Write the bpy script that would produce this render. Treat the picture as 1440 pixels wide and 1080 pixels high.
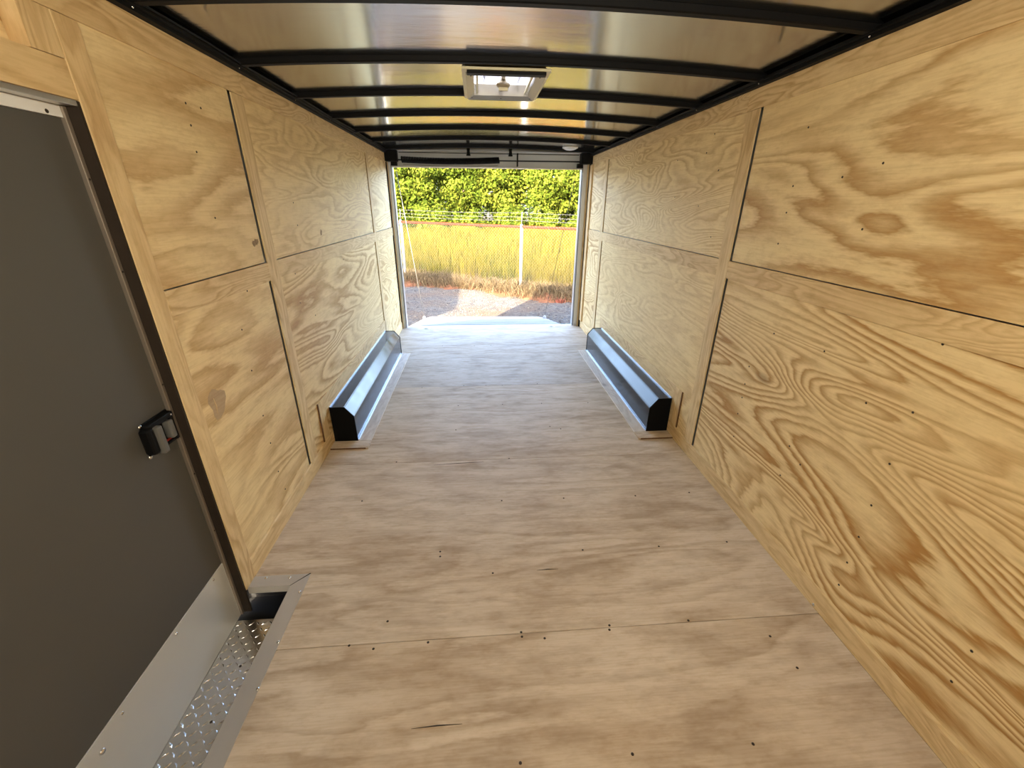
import bpy, bmesh, math, random
import numpy as np
from mathutils import Vector, Matrix

for o in list(bpy.data.objects):
    bpy.data.objects.remove(o)
scene = bpy.context.scene
col = scene.collection
random.seed(7)
rng = np.random.default_rng(11)

# ------------------------------------------------------------------ camera
W = 2.4024                 # clear width of the trailer between the trim faces
CAM = Vector((1.0354, 0.0, 1.5457))
YAW, PITCH, ROLL, FPX = 0.079625, -0.40799, 0.0078091, 585.613
fw = Vector((math.sin(YAW)*math.cos(PITCH), math.cos(YAW)*math.cos(PITCH), math.sin(PITCH)))
rt = fw.cross(Vector((0, 0, 1))).normalized()
up = rt.cross(fw)
rt, up = rt*math.cos(ROLL)+up*math.sin(ROLL), up*math.cos(ROLL)-rt*math.sin(ROLL)
cd = bpy.data.cameras.new('camera')
cd.sensor_fit = 'HORIZONTAL'
cd.sensor_width = 36.0
cd.lens = 36.0*FPX/1440.0
cd.clip_start = 0.02
cd.clip_end = 500
cam = bpy.data.objects.new('camera', cd)
col.objects.link(cam)
cam.matrix_world = Matrix(((rt.x, up.x, -fw.x, CAM.x), (rt.y, up.y, -fw.y, CAM.y), (rt.z, up.z, -fw.z, CAM.z), (0, 0, 0, 1)))
scene.camera = cam

# ------------------------------------------------------------------ light
SUNH = Vector((0.49, 0.872))          # direction the sunlight travels, in plan
SUNEL = math.radians(25)
world = bpy.data.worlds.new('world')
scene.world = world
world.use_nodes = True
wn = world.node_tree
wn.nodes.clear()
sky = wn.nodes.new('ShaderNodeTexSky')
sky.sky_type = 'NISHITA'
sky.sun_disc = False
sky.sun_elevation = SUNEL
sky.sun_rotation = math.atan2(-SUNH.x, -SUNH.y)
sky.air_density = 0.75
sky.dust_density = 4.0
bg = wn.nodes.new('ShaderNodeBackground')
bg.inputs['Strength'].default_value = 0.74
wo = wn.nodes.new('ShaderNodeOutputWorld')
wn.links.new(sky.outputs[0], bg.inputs[0])
wn.links.new(bg.outputs[0], wo.inputs[0])
sd = bpy.data.lights.new('sun', 'SUN')
sd.energy = 15.0
sd.angle = math.radians(0.6)
sd.color = (1.0, 0.85, 0.62)
sun = bpy.data.objects.new('sun', sd)
col.objects.link(sun)
sdir = Vector((SUNH.x*math.cos(SUNEL), SUNH.y*math.cos(SUNEL), -math.sin(SUNEL)))
sun.rotation_euler = sdir.to_track_quat('-Z', 'Y').to_euler()
sun.location = (-6, -10, 9)
vs = scene.view_settings
vs.view_transform = 'Standard'
vs.look = 'None'
vs.gamma = 1.0
vs.use_curve_mapping = False
FILLW = 4.9             # output of the added fill lamp on the front wall
vs.exposure = 2.62

# ------------------------------------------------------------------ helpers
WORG = {}
def setp(o, label=None, cat=None, kind=None, group=None):
    if label: o['label'] = label
    if cat: o['category'] = cat
    if kind: o['kind'] = kind
    if group: o['group'] = group
    return o

def empty(name, loc, parent=None):
    o = bpy.data.objects.new(name, None)
    o.empty_display_size = 0.1
    col.objects.link(o)
    loc = Vector(loc)
    if parent is not None:
        o.parent = parent
        o.location = loc - WORG[parent.name]
    else:
        o.location = loc
    WORG[o.name] = loc
    return o

class MB:
    """collects world-space geometry for one mesh object"""
    def __init__(s):
        s.v = []; s.f = []; s.sm = []
    def add(s, vs_, fs_, smooth=False):
        b = len(s.v)
        s.v += [tuple(q) for q in vs_]
        s.f += [tuple(b+i for i in q) for q in fs_]
        s.sm += [smooth]*len(fs_)
        return s
    def box(s, x0, x1, y0, y1, z0, z1, bev=0.0):
        if bev > 0:
            bm = bmesh.new()
            bmesh.ops.create_cube(bm, size=1.0)
            for v in bm.verts:
                v.co = Vector(((x0+x1)/2+v.co.x*(x1-x0), (y0+y1)/2+v.co.y*(y1-y0), (z0+z1)/2+v.co.z*(z1-z0)))
            bmesh.ops.bevel(bm, geom=bm.edges[:], offset=bev, segments=2, affect='EDGES', profile=0.5)
            bm.verts.index_update()
            s.add([v.co[:] for v in bm.verts], [[v.index for v in f.verts] for f in bm.faces])
            bm.free()
            return s
        v = [(x0, y0, z0), (x1, y0, z0), (x1, y1, z0), (x0, y1, z0), (x0, y0, z1), (x1, y0, z1), (x1, y1, z1), (x0, y1, z1)]
        return s.add(v, [(0, 3, 2, 1), (4, 5, 6, 7), (0, 1, 5, 4), (1, 2, 6, 5), (2, 3, 7, 6), (3, 0, 4, 7)])
    def prism(s, prof, axis, a0, a1):
        """closed profile (pairs) extruded along an axis"""
        n = len(prof)
        def P(q, a):
            if axis == 'y': return (q[0], a, q[1])
            if axis == 'x': return (a, q[0], q[1])
            return (q[0], q[1], a)
        v = [P(q, a0) for q in prof]+[P(q, a1) for q in prof]
        f = [tuple(range(n)), tuple(range(2*n-1, n-1, -1))]
        for i in range(n):
            j = (i+1) % n
            f.append((i, i+n, j+n, j))
        return s.add(v, f)
    def tube(s, pts, r, n=8, cap=True):
        pts = [Vector(q) for q in pts]
        rr = r if isinstance(r, (list, tuple)) else [r]*len(pts)
        vs_ = []; fs_ = []
        for i, p in enumerate(pts):
            t = (pts[min(i+1, len(pts)-1)]-pts[max(i-1, 0)]).normalized()
            a = Vector((0, 0, 1)) if abs(t.z) < .9 else Vector((1, 0, 0))
            u = t.cross(a).normalized(); w = t.cross(u)
            for k in range(n):
                an = 2*math.pi*k/n
                vs_.append(p+(u*math.cos(an)+w*math.sin(an))*rr[i])
        for i in range(len(pts)-1):
            for k in range(n):
                fs_.append((i*n+k, i*n+(k+1) % n, (i+1)*n+(k+1) % n, (i+1)*n+k))
        if cap:
            fs_.append(tuple(range(n-1, -1, -1)))
            m = (len(pts)-1)*n
            fs_.append(tuple(m+k for k in range(n)))
        return s.add(vs_, fs_, True)
    def lathe(s, c, prof, n=20, axis='z'):
        """profile of (radius, height) about an axis through c"""
        vs_ = []; fs_ = []
        for (r, h) in prof:
            for k in range(n):
                a = 2*math.pi*k/n
                q = (r*math.cos(a), r*math.sin(a), h)
                if axis == 'x': q = (q[2], q[0], q[1])
                if axis == 'y': q = (q[1], q[2], q[0])
                vs_.append((c[0]+q[0], c[1]+q[1], c[2]+q[2]))
        m = len(prof)
        for i in range(m-1):
            for k in range(n):
                fs_.append((i*n+k, i*n+(k+1) % n, (i+1)*n+(k+1) % n, (i+1)*n+k))
        fs_.append(tuple(range(n-1, -1, -1)))
        fs_.append(tuple((m-1)*n+k for k in range(n)))
        return s.add(vs_, fs_, True)
    def build(s, name, mat, parent=None, origin=None, fixn=True):
        if origin is None:
            a = np.array(s.v); origin = (a.min(0)+a.max(0))/2
        origin = Vector([float(q) for q in origin])
        me = bpy.data.meshes.new(name)
        me.from_pydata([(q[0]-origin.x, q[1]-origin.y, q[2]-origin.z) for q in s.v], [], s.f)
        me.polygons.foreach_set('use_smooth', s.sm)
        if fixn and len(s.f) < 20000:
            bm = bmesh.new(); bm.from_mesh(me)
            bmesh.ops.recalc_face_normals(bm, faces=bm.faces[:])
            bm.to_mesh(me); bm.free()
        me.materials.append(mat)
        me.update()
        o = bpy.data.objects.new(name, me)
        col.objects.link(o)
        if parent is not None:
            o.parent = parent
            o.location = origin-WORG[parent.name]
        else:
            o.location = origin
        WORG[o.name] = origin
        return o

def npmesh(name, verts, faces, mat, parent=None, attr=None, smooth=False):
    """big mesh from numpy arrays; faces all of one size"""
    me = bpy.data.meshes.new(name)
    nv, nf, k = len(verts), len(faces), faces.shape[1]
    me.vertices.add(nv); me.vertices.foreach_set('co', np.ascontiguousarray(verts, dtype=np.float32).ravel())
    me.loops.add(nf*k); me.loops.foreach_set('vertex_index', np.ascontiguousarray(faces, dtype=np.int32).ravel())
    me.polygons.add(nf); me.polygons.foreach_set('loop_start', np.arange(0, nf*k, k, dtype=np.int32))
    if smooth: me.polygons.foreach_set('use_smooth', np.ones(nf, dtype=bool))
    if attr is not None:
        a = me.attributes.new('tone', 'FLOAT', 'POINT')
        a.data.foreach_set('value', np.ascontiguousarray(attr, dtype=np.float32))
    me.materials.append(mat)
    me.update(calc_edges=True); me.validate()
    o = bpy.data.objects.new(name, me)
    col.objects.link(o)
    if parent is not None:
        o.parent = parent
        o.matrix_parent_inverse = Matrix.Translation(-WORG[parent.name])
    WORG[o.name] = Vector((0, 0, 0))
    return o

def pix(u, v):
    return fw*FPX+rt*(u-720)-up*(v-540)
def at(u, v, axis, val):
    d = pix(u, v)
    return CAM+d*((val-CAM[axis])/d[axis])

# ------------------------------------------------------------------ materials
class NT:
    def __init__(s, name):
        s.m = bpy.data.materials.new(name); s.m.use_nodes = True
        s.t = s.m.node_tree; s.t.nodes.clear()
        s.out = s.n('ShaderNodeOutputMaterial')
    def n(s, typ, **kw):
        nd = s.t.nodes.new(typ)
        for k, v in kw.items():
            setattr(nd, k, v)
        return nd
    def l(s, a, b): s.t.links.new(a, b)
    def val(s, sock, v):
        if hasattr(v, 'links') or isinstance(v, bpy.types.NodeSocket): s.l(v, sock)
        else: sock.default_value = v
    def math(s, op, a, b=0.0, c=None, clamp=False):
        nd = s.n('ShaderNodeMath', operation=op); nd.use_clamp = clamp
        s.val(nd.inputs[0], a); s.val(nd.inputs[1], b)
        if c is not None: s.val(nd.inputs[2], c)
        return nd.outputs[0]
    def comb(s, x, y, z):
        nd = s.n('ShaderNodeCombineXYZ')
        s.val(nd.inputs[0], x); s.val(nd.inputs[1], y); s.val(nd.inputs[2], z)
        return nd.outputs[0]
    def noise(s, vec, scale=1.0, detail=2.0, rough=0.5, dist=0.0):
        nd = s.n('ShaderNodeTexNoise')
        if vec is not None: s.l(vec, nd.inputs['Vector'])
        nd.inputs['Scale'].default_value = scale; nd.inputs['Detail'].default_value = detail
        nd.inputs['Roughness'].default_value = rough; nd.inputs['Distortion'].default_value = dist
        return nd.outputs['Fac']
    def ramp(s, fac, stops):
        nd = s.n('ShaderNodeValToRGB')
        cr = nd.color_ramp
        while len(cr.elements) < len(stops): cr.elements.new(0.5)
        for e, (p, c) in zip(cr.elements, stops):
            e.position = p
            e.color = c if len(c) == 4 else (*c, 1)
        s.l(fac, nd.inputs[0])
        return nd.outputs[0]
    def mix(s, fac, a, b, mode='MIX'):
        nd = s.n('ShaderNodeMix', data_type='RGBA', blend_type=mode)
        s.val(nd.inputs[0], fac)
        for sk, v in ((nd.inputs[6], a), (nd.inputs[7], b)):
            if isinstance(v, tuple): sk.default_value = (*v[:3], 1)
            else: s.l(v, sk)
        return nd.outputs[2]
    def bsdf(s, color, rough=0.5, metal=0.0, spec=0.5, bump=None, bstr=0.1, bdist=0.01):
        p = s.n('ShaderNodeBsdfPrincipled')
        if isinstance(color, tuple): p.inputs['Base Color'].default_value = (*color[:3], 1)
        else: s.l(color, p.inputs['Base Color'])
        s.val(p.inputs['Roughness'], rough)
        p.inputs['Metallic'].default_value = metal
        p.inputs['Specular IOR Level'].default_value = spec
        if bump is not None:
            b = s.n('ShaderNodeBump'); b.inputs['Strength'].default_value = bstr; b.inputs['Distance'].default_value = bdist
            s.l(bump, b.inputs['Height']); s.l(b.outputs[0], p.inputs['Normal'])
        s.l(p.outputs[0], s.out.inputs[0])
        return p

def objco(t):
    tc = t.n('ShaderNodeTexCoord')
    sp = t.n('ShaderNodeSeparateXYZ')
    t.l(tc.outputs['Object'], sp.inputs[0])
    return tc.outputs['Object'], sp.outputs

def ply(name, axis, light, dark, kg=0.75, ka=3.6, contrast=1.0, rough=0.5, spec=0.35, stain=0.0, coat=0.0):
    """rotary cut plywood veneer: contour lines of a stretched field, run along one axis.
    object colour: r = seed, g = ring count / 20, b = contrast"""
    t = NT(name)
    co, c = objco(t)
    g = c['XYZ'.index(axis.upper())]
    oth = [c[i] for i in range(3) if i != 'XYZ'.index(axis.upper())]
    a = t.math('ADD', oth[0], oth[1])
    oi = t.n('ShaderNodeObjectInfo')
    sc = t.n('ShaderNodeSeparateColor'); t.l(oi.outputs['Color'], sc.inputs[0])
    seed = t.math('MULTIPLY', sc.outputs[0], 91.7)
    rings = t.math('MULTIPLY', sc.outputs[1], 36.0)
    fs = oi.outputs['Alpha']
    g0, a0 = g, a
    g, a = t.math('MULTIPLY', g, fs), t.math('MULTIPLY', a, fs)
    v1 = t.comb(t.math('MULTIPLY', g, kg), t.math('MULTIPLY', a, ka), seed)
    n1 = t.noise(v1, 1.0, 1.6, 0.36, 0.7)
    # knots bend the grain around them
    vk = t.comb(t.math('MULTIPLY', g, 1.15), t.math('MULTIPLY', a, 2.6), seed)
    vo = t.n('ShaderNodeTexVoronoi', feature='F1'); t.l(vk, vo.inputs['Vector']); vo.inputs['Scale'].default_value = 1.0
    kd = vo.outputs['Distance']
    kb = t.math('POWER', 2.718, t.math('MULTIPLY', kd, -9.0))
    v2 = t.comb(t.math('MULTIPLY', g0, 7.0), t.math('MULTIPLY', a0, 150.0), seed)
    fine = t.noise(v2, 1.0, 2.0, 0.55)
    v3 = t.comb(t.math('MULTIPLY', g0, 9.0), t.math('MULTIPLY', a0, 45.0), seed)
    feather = t.noise(v3, 1.0, 3.0, 0.6)
    h = t.math('MULTIPLY', n1, rings)
    h = t.math('ADD', h, t.math('MULTIPLY', kb, 1.3))
    h = t.math('ADD', h, t.math('MULTIPLY', t.math('SUBTRACT', feather, 0.5), 0.60))
    fr = t.math('FRACT', h)
    rg = t.ramp(fr, [(0.0, (0.25,)*3), (0.12, (0,)*3), (0.38, (0.10,)*3), (0.62, (0.60,)*3), (0.86, (1,)*3), (1.0, (0.25,)*3)])
    vm = t.comb(t.math('MULTIPLY', g, 1.1), t.math('MULTIPLY', a, 2.8), t.math('ADD', seed, 7.3))
    mask = t.ramp(t.noise(vm, 1.0, 2.0, 0.5), [(0.34, (0.35,)*3), (0.58, (1,)*3)])
    f = t.math('MULTIPLY', t.math('MULTIPLY', rg, mask), t.math('MULTIPLY', sc.outputs[2], contrast), clamp=True)
    base = t.mix(f, light, dark)
    # fine fibres and broad tone drift
    fib = t.ramp(fine, [(0.30, (0.88, 0.85, 0.80)), (0.58, (1.0, 1.0, 1.0))])
    base = t.mix(0.75, base, fib, 'MULTIPLY')
    drift = t.ramp(t.noise(t.comb(t.math('MULTIPLY', g, .9), t.math('MULTIPLY', a, 1.6), t.math('ADD', seed, 31.0)), 1.0, 2.0, 0.5),
                   [(0.32, (0.90, 0.85, 0.78)), (0.58, (1.0, 1.0, 1.0))])
    base = t.mix(0.8, base, drift, 'MULTIPLY')
    mot = t.ramp(t.noise(t.comb(t.math('MULTIPLY', g0, 13.0), t.math('MULTIPLY', a0, 30.0), t.math('ADD', seed, 17.0)), 1.0, 5.0, 0.68),
                 [(0.34, (0.80, 0.74, 0.66)), (0.52, (1.0, 1.0, 1.0))])
    base = t.mix(0.5, base, mot, 'MULTIPLY')
    # a few real knots (most cells have none)
    kc = t.n('ShaderNodeSeparateColor'); t.l(vo.outputs['Color'], kc.inputs[0])
    isk = t.math('GREATER_THAN', kc.outputs[0], 0.72)
    kn = t.math('MULTIPLY', t.ramp(kd, [(0.025, (1,)*3), (0.065, (0,)*3)]), isk)
    base = t.mix(t.math('MULTIPLY', kn, 0.55), base, (dark[0]*.42, dark[1]*.38, dark[2]*.36))
    if stain > 0:
        st = t.ramp(t.noise(t.comb(t.math('MULTIPLY', g, 3.0), t.math('MULTIPLY', a, 9.0), t.math('ADD', seed, 3.0)), 1.0, 4.0, 0.65),
                    [(0.36, (0.74, 0.70, 0.66)), (0.55, (1.0, 1.0, 1.0))])
        base = t.mix(stain, base, st, 'MULTIPLY')
    p = t.bsdf(base, rough, 0.0, spec, fine, 0.12, 0.004)
    return t.m

WL, WD = (0.87, 0.685, 0.365), (0.46, 0.245, 0.070)
M = {}
for ax in 'xyz':
    M['ply_'+ax] = ply('pine plywood grain '+ax, ax, WL, WD, contrast=1.18)
    M['strip_'+ax] = ply('plywood strip grain '+ax, ax, (0.78, 0.59, 0.31), (0.49, 0.29, 0.11), kg=1.6, ka=9.0, contrast=0.8)
M['floor_x'] = ply('floor plywood', 'x', (0.66, 0.55, 0.41), (0.39, 0.28, 0.175), kg=0.9, ka=4.2, contrast=0.75, rough=0.6, spec=0.14, stain=0.85)
M['floor_rear'] = ply('darkened rear floor plywood', 'x', (0.57, 0.49, 0.39), (0.36, 0.275, 0.19), kg=0.9, ka=4.2, contrast=0.75, rough=0.6, spec=0.14, stain=0.85)  # greyer, darker rear sheets, toned down in colour against the strong daylight
M['floor_y'] = ply('floor strip', 'y', (0.68, 0.545, 0.42), (0.38, 0.255, 0.165), kg=1.2, ka=6.0, contrast=0.75, rough=0.5, spec=0.3, stain=0.4)

M['floor_strip'] = ply('pale floor strip', 'y', (0.74, 0.66, 0.55), (0.50, 0.38, 0.27), kg=1.2, ka=9.0, contrast=0.7, rough=0.45, spec=0.4)

def plain(name, c, rough=0.5, metal=0.0, spec=0.5, nz=0.0, nscale=20.0, bump=0.0):
    t = NT(name)
    co, _ = objco(t)
    nn = t.noise(co, nscale, 3.0, 0.55)
    cc = t.mix(t.math('MULTIPLY', nn, 1.0), tuple(q*(1-nz) for q in c), tuple(min(1, q*(1+nz)) for q in c))
    t.bsdf(cc, rough, metal, spec, nn if bump > 0 else None, bump, 0.01)
    return t.m
M['black'] = plain('black painted steel', (0.010, 0.010, 0.011), 0.38, 0, 0.4, 0.2)
M['blackmatte'] = plain('black matte metal', (0.0025, 0.0025, 0.0028), 0.6, 0, 0.18, 0.2)
M['void'] = plain('dark underfloor steel', (0.004, 0.004, 0.004), 0.8, 0, 0.1, 0.1)
M['alu'] = plain('mill aluminium', (0.66, 0.64, 0.60), 0.34, 1.0, 0.5, 0.06, 9)
M['alu_trim'] = plain('brushed aluminium trim', (0.50, 0.47, 0.42), 0.40, 0.35, 0.5, 0.05, 14)
M['chrome'] = plain('zinc screw', (0.75, 0.75, 0.74), 0.2, 1.0, 0.5, 0.02)
M['white'] = plain('white coated metal', (0.78, 0.77, 0.73), 0.30, 0.0, 0.5, 0.03, 6)
M['kick'] = plain('pale kick plate', (0.66, 0.65, 0.60), 0.28, 0.25, 0.5, 0.03, 4)
M['door'] = plain('charcoal door skin', (0.085, 0.079, 0.068), 0.5, 0.0, 0.35, 0.06, 3)
M['frame'] = plain('door frame metal', (0.27, 0.225, 0.175), 0.45, 0.5, 0.5, 0.15, 12)
M['seal'] = plain('dark brown seal and stud shade', (0.030, 0.021, 0.014), 0.7, 0.0, 0.2, 0.2)
M['header'] = plain('grey white header sheet', (0.60, 0.61, 0.61), 0.45, 0.0, 0.4, 0.04, 4)
M['jamb'] = plain('galvanised jamb', (0.55, 0.56, 0.57), 0.36, 0.7, 0.5, 0.06, 9)
M['screwdark'] = plain('dark screw head', (0.035, 0.024, 0.016), 0.5, 0.3, 0.4, 0.2)
M['caulk'] = plain('zinc flange', (0.80, 0.84, 0.88), 0.25, 0.6, 0.5, 0.04)
M['grip'] = plain('grey latch plastic', (0.13, 0.125, 0.11), 0.45, 0.0, 0.4, 0.05)
M['red'] = plain('red lock mark', (0.35, 0.03, 0.02), 0.5, 0.0, 0.4, 0.1)
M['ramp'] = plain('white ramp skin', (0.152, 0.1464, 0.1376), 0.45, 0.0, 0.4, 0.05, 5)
M['rust'] = plain('rusty red pipe', (0.075, 0.009, 0.005), 0.9, 0.0, 0.05, 0.35, 8)
M['post'] = plain('galvanised white post', (0.1664, 0.1728, 0.1792), 0.4, 0.2, 0.5, 0.06)
M['wire'] = plain('galvanised wire', (0.035, 0.035, 0.033), 0.6, 0.0, 0.5, 0.1)
M['bark'] = plain('bark', (0.11, 0.085, 0.06), 0.9, 0, 0.2, 0.4, 3, 0.4)
M['tyre'] = plain('black rubber', (0.02, 0.02, 0.02), 0.8, 0, 0.3, 0.2)
M['cable'] = plain('steel cable', (0.20, 0.19, 0.17), 0.5, 0.2, 0.5, 0.1)
M['nbody'] = plain('white aluminium siding', (0.66, 0.66, 0.66), 0.35, 0, 0.5, 0.03, 3)
M['lens'] = plain('frosted lamp lens', (0.80, 0.80, 0.77), 0.3, 0.0, 0.5, 0.02)
t = NT('glowing fill lamp lens')  # glow for the lens of the added fill lamp
em = t.n('ShaderNodeEmission'); em.inputs[0].default_value = (1, .9, .75, 1); em.inputs[1].default_value = 6.0
t.l(em.outputs[0], t.out.inputs[0]); M['fill_lens'] = t.m
M['ventframe'] = plain('cream vent flange', (0.70, 0.66, 0.44), 0.4, 0.0, 0.5, 0.04)
M['knob'] = plain('amber knob plastic', (0.30, 0.25, 0.17), 0.35, 0.0, 0.5, 0.1)
M['edge'] = plain('brown core edge with shade', (0.13, 0.065, 0.030), 0.8, 0.0, 0.2, 0.3, 60)  # edge ply brown that also stands in for shade on near edges
M['ventgarnish'] = plain('beige vent garnish', (0.30, 0.275, 0.215), 0.35, 0.4, 0.5, 0.10, 12)

# bare roof sheet
t = NT('galvalume roof sheet')
co, c = objco(t)
wav = t.noise(t.comb(t.math('MULTIPLY', c[0], 2.2), t.math('MULTIPLY', c[1], 9.0), 0.0), 1.0, 3.0, 0.55)
tone = t.ramp(t.noise(t.comb(t.math('MULTIPLY', c[0], 3.0), t.math('MULTIPLY', c[1], 0.8), 3.0), 1.0, 2.0), [(0.3, (0.50, 0.51, 0.50)), (0.7, (0.57, 0.58, 0.57))])
t.bsdf(tone, 0.14, 1.0, 0.5, wav, 0.10, 0.012)
M['roof'] = t.m
# wheel box sheet metal: dark, glossy
t = NT('dark glossy wheel box steel')
co, c = objco(t)
sm = t.noise(co, 7.0, 3.0, 0.6)
rr = t.ramp(sm, [(0.35, (0.13,)*3), (0.65, (0.22,)*3)])
t.bsdf((0.024, 0.023, 0.020), rr, 0.75, 0.5)
M['wheelbox'] = t.m
# diamond plate
M['plate'] = plain('bright diamond plate', (0.70, 0.70, 0.70), 0.22, 1.0, 0.5, 0.05, 10)
# translucent vent lid
t = NT('white translucent vent lid')
df = t.n('ShaderNodeBsdfDiffuse'); df.inputs[0].default_value = (0.8, 0.81, 0.84, 1)
tl = t.n('ShaderNodeBsdfTranslucent'); tl.inputs[0].default_value = (0.80, 0.82, 0.88, 1)
mx = t.n('ShaderNodeMixShader'); mx.inputs[0].default_value = 0.36
t.l(df.outputs[0], mx.inputs[1]); t.l(tl.outputs[0], mx.inputs[2]); t.l(mx.outputs[0], t.out.inputs[0])
M['lid'] = t.m

# gravel and dirt ground
t = NT('gravel ground')
tc = t.n('ShaderNodeTexCoord'); geo = t.n('ShaderNodeNewGeometry')
vo = t.n('ShaderNodeTexVoronoi', feature='F1'); t.l(geo.outputs['Position'], vo.inputs['Vector']); vo.inputs['Scale'].default_value = 22
sc = t.n('ShaderNodeSeparateColor'); t.l(vo.outputs['Color'], sc.inputs[0])
peb = t.ramp(sc.outputs[0], [(0.0, (0.0176, 0.0168, 0.0152)), (0.5, (0.0336, 0.0304, 0.0264)), (1.0, (0.068, 0.0592, 0.048))])
dirt = t.ramp(t.noise(geo.outputs['Position'], 1.3, 5.0, 0.65), [(0.42, (0,)*3), (0.66, (1,)*3)])
peb = t.mix(t.math('MULTIPLY', dirt, 0.8), peb, (0.0464, 0.0272, 0.012))
t.bsdf(peb, 0.9, 0, 0.2, vo.outputs['Distance'], 0.6, 0.03)
M['gravel'] = t.m
t = NT('orange clay soil')
geo = t.n('ShaderNodeNewGeometry')
so = t.ramp(t.noise(geo.outputs['Position'], 5.0, 5.0, 0.65), [(0.3, (0.048, 0.0192, 0.0088)), (0.55, (0.0784, 0.0328, 0.0152)), (0.75, (0.0896, 0.0528, 0.028))])
t.bsdf(so, 0.95, 0, 0.1, t.noise(geo.outputs['Position'], 14.0, 4.0, 0.6), 0.7, 0.04)
M['soil'] = t.m
t = NT('field turf')
geo = t.n('ShaderNodeNewGeometry')
so = t.ramp(t.noise(geo.outputs['Position'], 0.8, 5.0, 0.65), [(0.3, (0.01584, 0.01344, 0.00192)), (0.7, (0.02784, 0.02064, 0.00384))])
t.bsdf(so, 0.95, 0, 0.1)
M['turf'] = t.m

def leafmat(name, stops, trans=0.35, nscale=0.5):
    t = NT(name)
    at_ = t.n('ShaderNodeAttribute', attribute_name='tone')
    c_ = t.ramp(at_.outputs['Fac'], stops)
    df = t.n('ShaderNodeBsdfDiffuse'); t.l(c_, df.inputs[0])
    tl = t.n('ShaderNodeBsdfTranslucent'); t.l(c_, tl.inputs[0])
    mx = t.n('ShaderNodeMixShader'); mx.inputs[0].default_value = trans
    t.l(df.outputs[0], mx.inputs[1]); t.l(tl.outputs[0], mx.inputs[2]); t.l(mx.outputs[0], t.out.inputs[0])
    return t.m
M['leaf'] = leafmat('green leaves', [(0.0, (0.01971, 0.03238, 0.004224)), (0.5, (0.03802, 0.0535, 0.006336)), (1.0, (0.07744, 0.08096, 0.01126))])
M['grass'] = leafmat('yellow field grass', [(0.0, (0.024, 0.027, 0.0025)), (0.35, (0.040, 0.0355, 0.0032)), (1.0, (0.056, 0.043, 0.0050))])
M['straw'] = leafmat('dry straw', [(0.0, (0.0288, 0.02048, 0.01088)), (0.5, (0.06272, 0.04608, 0.0256)), (1.0, (0.1024, 0.07808, 0.04608))], 0.2)

def sc_(o, seed, rings=7, con=1.0, fs=1.0):
    o.color = (seed, rings/20.0, con, fs)
    return o

# ================================================================== THE TRAILER SHELL
Y0, YE = -0.50, 5.614            # front wall, end of the floor
ZT = 2.0683                      # top of the wall boards
PX = 0.006                       # how far the strips stand proud of the panels
GROUND = -0.52

# ---- screws share one mesh
bm = bmesh.new()
bmesh.ops.create_cone(bm, cap_ends=True, segments=8, radius1=0.0052, radius2=0.0036, depth=0.002)
screw_me = bpy.data.meshes.new('screw'); bm.to_mesh(screw_me); bm.free()
screw_me.materials.append(M['screwdark'])
bm = bmesh.new()
bmesh.ops.create_uvsphere(bm, u_segments=10, v_segments=6, radius=0.0075)
for v in bm.verts: v.co.z = max(v.co.z, -0.002)*0.6
pan_me = bpy.data.meshes.new('pan_head_screw'); bm.to_mesh(pan_me); bm.free()
for q in pan_me.polygons: q.use_smooth = True
pan_me.materials.append(M['chrome'])
def screw(p, normal, parent, me=None, scale=1.0, name='screw'):
    o = bpy.data.objects.new(name, me or screw_me)
    col.objects.link(o)
    o.rotation_euler = Vector(normal).to_track_quat('Z', 'Y').to_euler()
    o.scale = (scale,)*3
    o.parent = parent
    o.location = Vector(p)-WORG[parent.name]
    return o

# ---- floor: plywood sheets laid across
floor = empty('floor', (W/2, (Y0+YE)/2, -0.018))
setp(floor, 'pale worn plywood floor of the trailer, sheets laid across with visible seams', 'floor', 'structure')
SE = [Y0, -0.115, 1.1043, 2.3235, 3.5427, 4.7619, YE]
NX, NY = 0.180, 1.400            # corner of the step well cut into the floor
sheets = []
g = 0.0016
for i in range(6):
    y0, y1 = SE[i]+g, SE[i+1]-g
    if i == 0: y0 = Y0
    m = MB()
    if y1 <= NY:
        m.box(NX if i > 0 else 0.0, W, y0, y1, -0.018, 0, 0.0015)
    elif y0 < NY:
        prof = [(NX, y0), (W, y0), (W, y1), (0.0, y1), (0.0, NY), (NX, NY)]
        m.prism(prof, 'z', -0.018, 0.0)
    else:
        m.box(0.0, W, y0, y1, -0.018, 0, 0.0015)
    o = m.build('plywood_sheet', M['floor_x' if i < 4 else 'floor_rear'], floor)
    sc_(o, [0.11, 0.37, 0.583, 0.29, 0.71, 0.83][i], [3, 3, 3, 4, 4, 5][i], [0.8, 0.8, 0.7, 0.6, 0.5, 0.5][i], 1.0)
    sheets.append((y0, y1, o))
MB().box(-0.05, W+0.05, Y0, YE, -0.09, -0.020).build('subfloor', M['void'], floor) if False else None
m = MB()
m.box(NX+0.07, W+0.05, Y0, YE, -0.10, -0.022)
m.box(-0.055, NX+0.07, NY+0.065, YE, -0.10, -0.022)
m.box(-0.055, NX+0.07, Y0, 0.45, -0.10, -0.022)
m.build('floor_frame', M['void'], floor)
fpix = [(360, 410), (490, 250), (265, 470), (325, 478), (460, 462), (690, 437), (692, 448), (748, 452), (908, 420), (908, 431), (1103, 408), (1030, 225), (842, 234),
        (972, 100), (795, 106), (642, 112), (620, 291), (297, 113), (965, 738), (688, 760), (1263, 713), (1198, 214), (1372, 525), (1305, 447), (382, 17), (660, 8), (490, 238), (1105, 92)]
fpx = [(340+a*.5694, 640+b*.5694) for a, b in fpix]
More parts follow.
